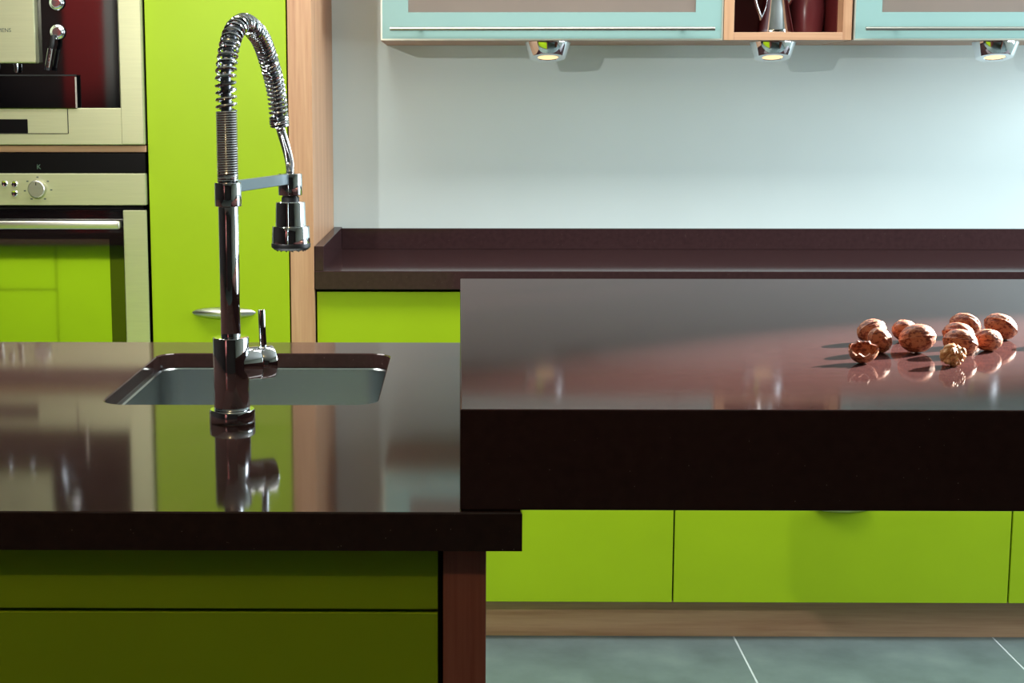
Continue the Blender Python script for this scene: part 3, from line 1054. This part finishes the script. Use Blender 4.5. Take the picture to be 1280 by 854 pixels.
G = 'walnuts on the bar top'
nuts = [
    # px x, contact px y, (rx, ry, rz), size scale, label
    (1089, 428.5, (30, -12, 20), 0.93, 'whole walnut behind the upright pale walnut and the broken half shell'),
    (1099, 441.5, (20, 38, 50), 0.88, 'pale whole walnut leaning upright beside the broken half shell'),
    (1130, 426.5, (-20, 10, 35), 0.86, 'round whole walnut half hidden behind the large dark walnut'),
    (1146, 441.0, (75, -6, 8), 1.07, 'large dark reddish whole walnut lying on its side'),
    (1206, 420.0, (20, 14, -20), 0.93, 'whole walnut at the back of the heap behind the shelled kernel'),
    (1197.5, 433.5, (65, 12, -8), 0.93, 'whole walnut sandwiched in the middle of the heap behind the shelled kernel'),
    (1199.5, 444.0, (70, 10, -12), 0.96, 'wrinkled whole walnut directly behind the pale shelled kernel'),
    (1234.5, 439.0, (15, 8, 15), 0.86, 'round orange-brown whole walnut between the heap and the seam-up walnut'),
    (1250, 424.5, (50, 22, -18), 1.0, 'whole walnut with its raised seam turned to the window, apart from the heap'),
    (1318, 432, (40, 0, 30), 0.95, 'whole walnut lying farthest along the bar towards the window'),
]
for i, (x, y, r, s, lab) in enumerate(nuts):
    place(walnut_bm(i + 1, 0.0203 * s, 0.0158 * s, 0.0152 * s), x, y, r, 'walnut', 'walnut_shell', lab, 'walnut', G)

# broken half shell, open side up
bm = new_bm()
nu, nr = 40, 10
outer, inner = [], []
for j in range(nr + 1):
    ph = PI / 2 * j / nr
    ro, ri = [], []
    for k in range(nu):
        a = 2 * PI * k / nu
        d = Vector((math.cos(a) * math.sin(ph), math.sin(a) * math.sin(ph), -math.cos(ph)))
        w = noise.noise(Vector((d.x * 4, d.y * 4, d.z * 4))) * 0.04
        jag = (noise.noise(Vector((math.cos(a) * 2.5, math.sin(a) * 2.5, 4.2))) * 0.0035 + (0.0022 if k % 5 == 0 else 0)) if j == nr else 0
        ro.append(bm.verts.new((d.x * 0.0172 * (1 + w), d.y * 0.0150 * (1 + w), d.z * 0.0165 * (1 + w) + jag)))
        ri.append(bm.verts.new((d.x * 0.0150, d.y * 0.0128, d.z * 0.0142 + jag)))
        if j == 0:
            break
    outer.append(ro)
    inner.append(ri)
for g in (outer, inner):
    for a, b in zip(g, g[1:]):
        for k in range(nu):
            m = (k + 1) % nu
            if len(a) == 1:
                bm.faces.new((a[0], b[k], b[m]))
            else:
                bm.faces.new((a[k], a[m], b[m], b[k]))
for k in range(nu):
    m = (k + 1) % nu
    bm.faces.new((outer[-1][k], outer[-1][m], inner[-1][m], inner[-1][k]))
half = place(bm, 1079, 454.5, (24, -8, 14), 'walnut_half_shell', 'walnut_shell', 'broken open walnut half shell with bits inside, beside the upright pale walnut', 'walnut shell', None)
# membrane and crumbs inside
bm = new_bm()
for (x, y, z, r) in ((-0.006, 0.001, -0.003, 0.0042), (0.000, 0.003, -0.004, 0.0038), (0.005, -0.002, -0.004, 0.0045), (-0.001, -0.004, -0.005, 0.004), (-0.004, 0.005, -0.004, 0.0036), (0.007, 0.004, -0.005, 0.003)):
    t2 = bmesh.new()
    bmesh.ops.create_icosphere(t2, subdivisions=2, radius=r)
    for v in t2.verts:
        v.co *= 1 + 0.25 * noise.noise(v.co * 400 + Vector((x, y, z)) * 900)
    bmesh.ops.translate(t2, vec=(x, y, z), verts=t2.verts)
    merge(bm, t2)
zmin_half = min(v.co.z for v in half.data.vertices)
R = Matrix.Rotation(math.radians(14), 4, 'Z') @ Matrix.Rotation(math.radians(-8), 4, 'Y') @ Matrix.Rotation(math.radians(24), 4, 'X')
bmesh.ops.transform(bm, matrix=R, verts=bm.verts)
bmesh.ops.translate(bm, vec=Vector((0, 0, 0.0160)) + half.location, verts=bm.verts)
obj('membrane', bm, 'walnut_inside', half, smooth=True)

# shelled kernel: lobed and wrinkled
bm = new_bm()
bmesh.ops.create_icosphere(bm, subdivisions=5, radius=1.0)
lobes = [Vector((random.gauss(0, 1), random.gauss(0, 1), random.gauss(0, 1))).normalized() for _ in range(34)]
for v in bm.verts:
    n = v.co.normalized()
    ds = sorted((n - l).length for l in lobes)
    edge = min(1.0, (ds[1] - ds[0]) / 0.28)
    k = 0.74 + 0.30 * math.sqrt(edge) + 0.05 * noise.noise(n * 5)
    v.co = Vector((n.x * 0.0150, n.y * 0.0125, n.z * 0.0125)) * k
place(bm, 1190.5, 457.5, (10, -10, 25), 'walnut_kernel', 'walnut_kernel', 'pale shelled walnut kernel with lobed wrinkles in front of the heap', 'walnut kernel', None)
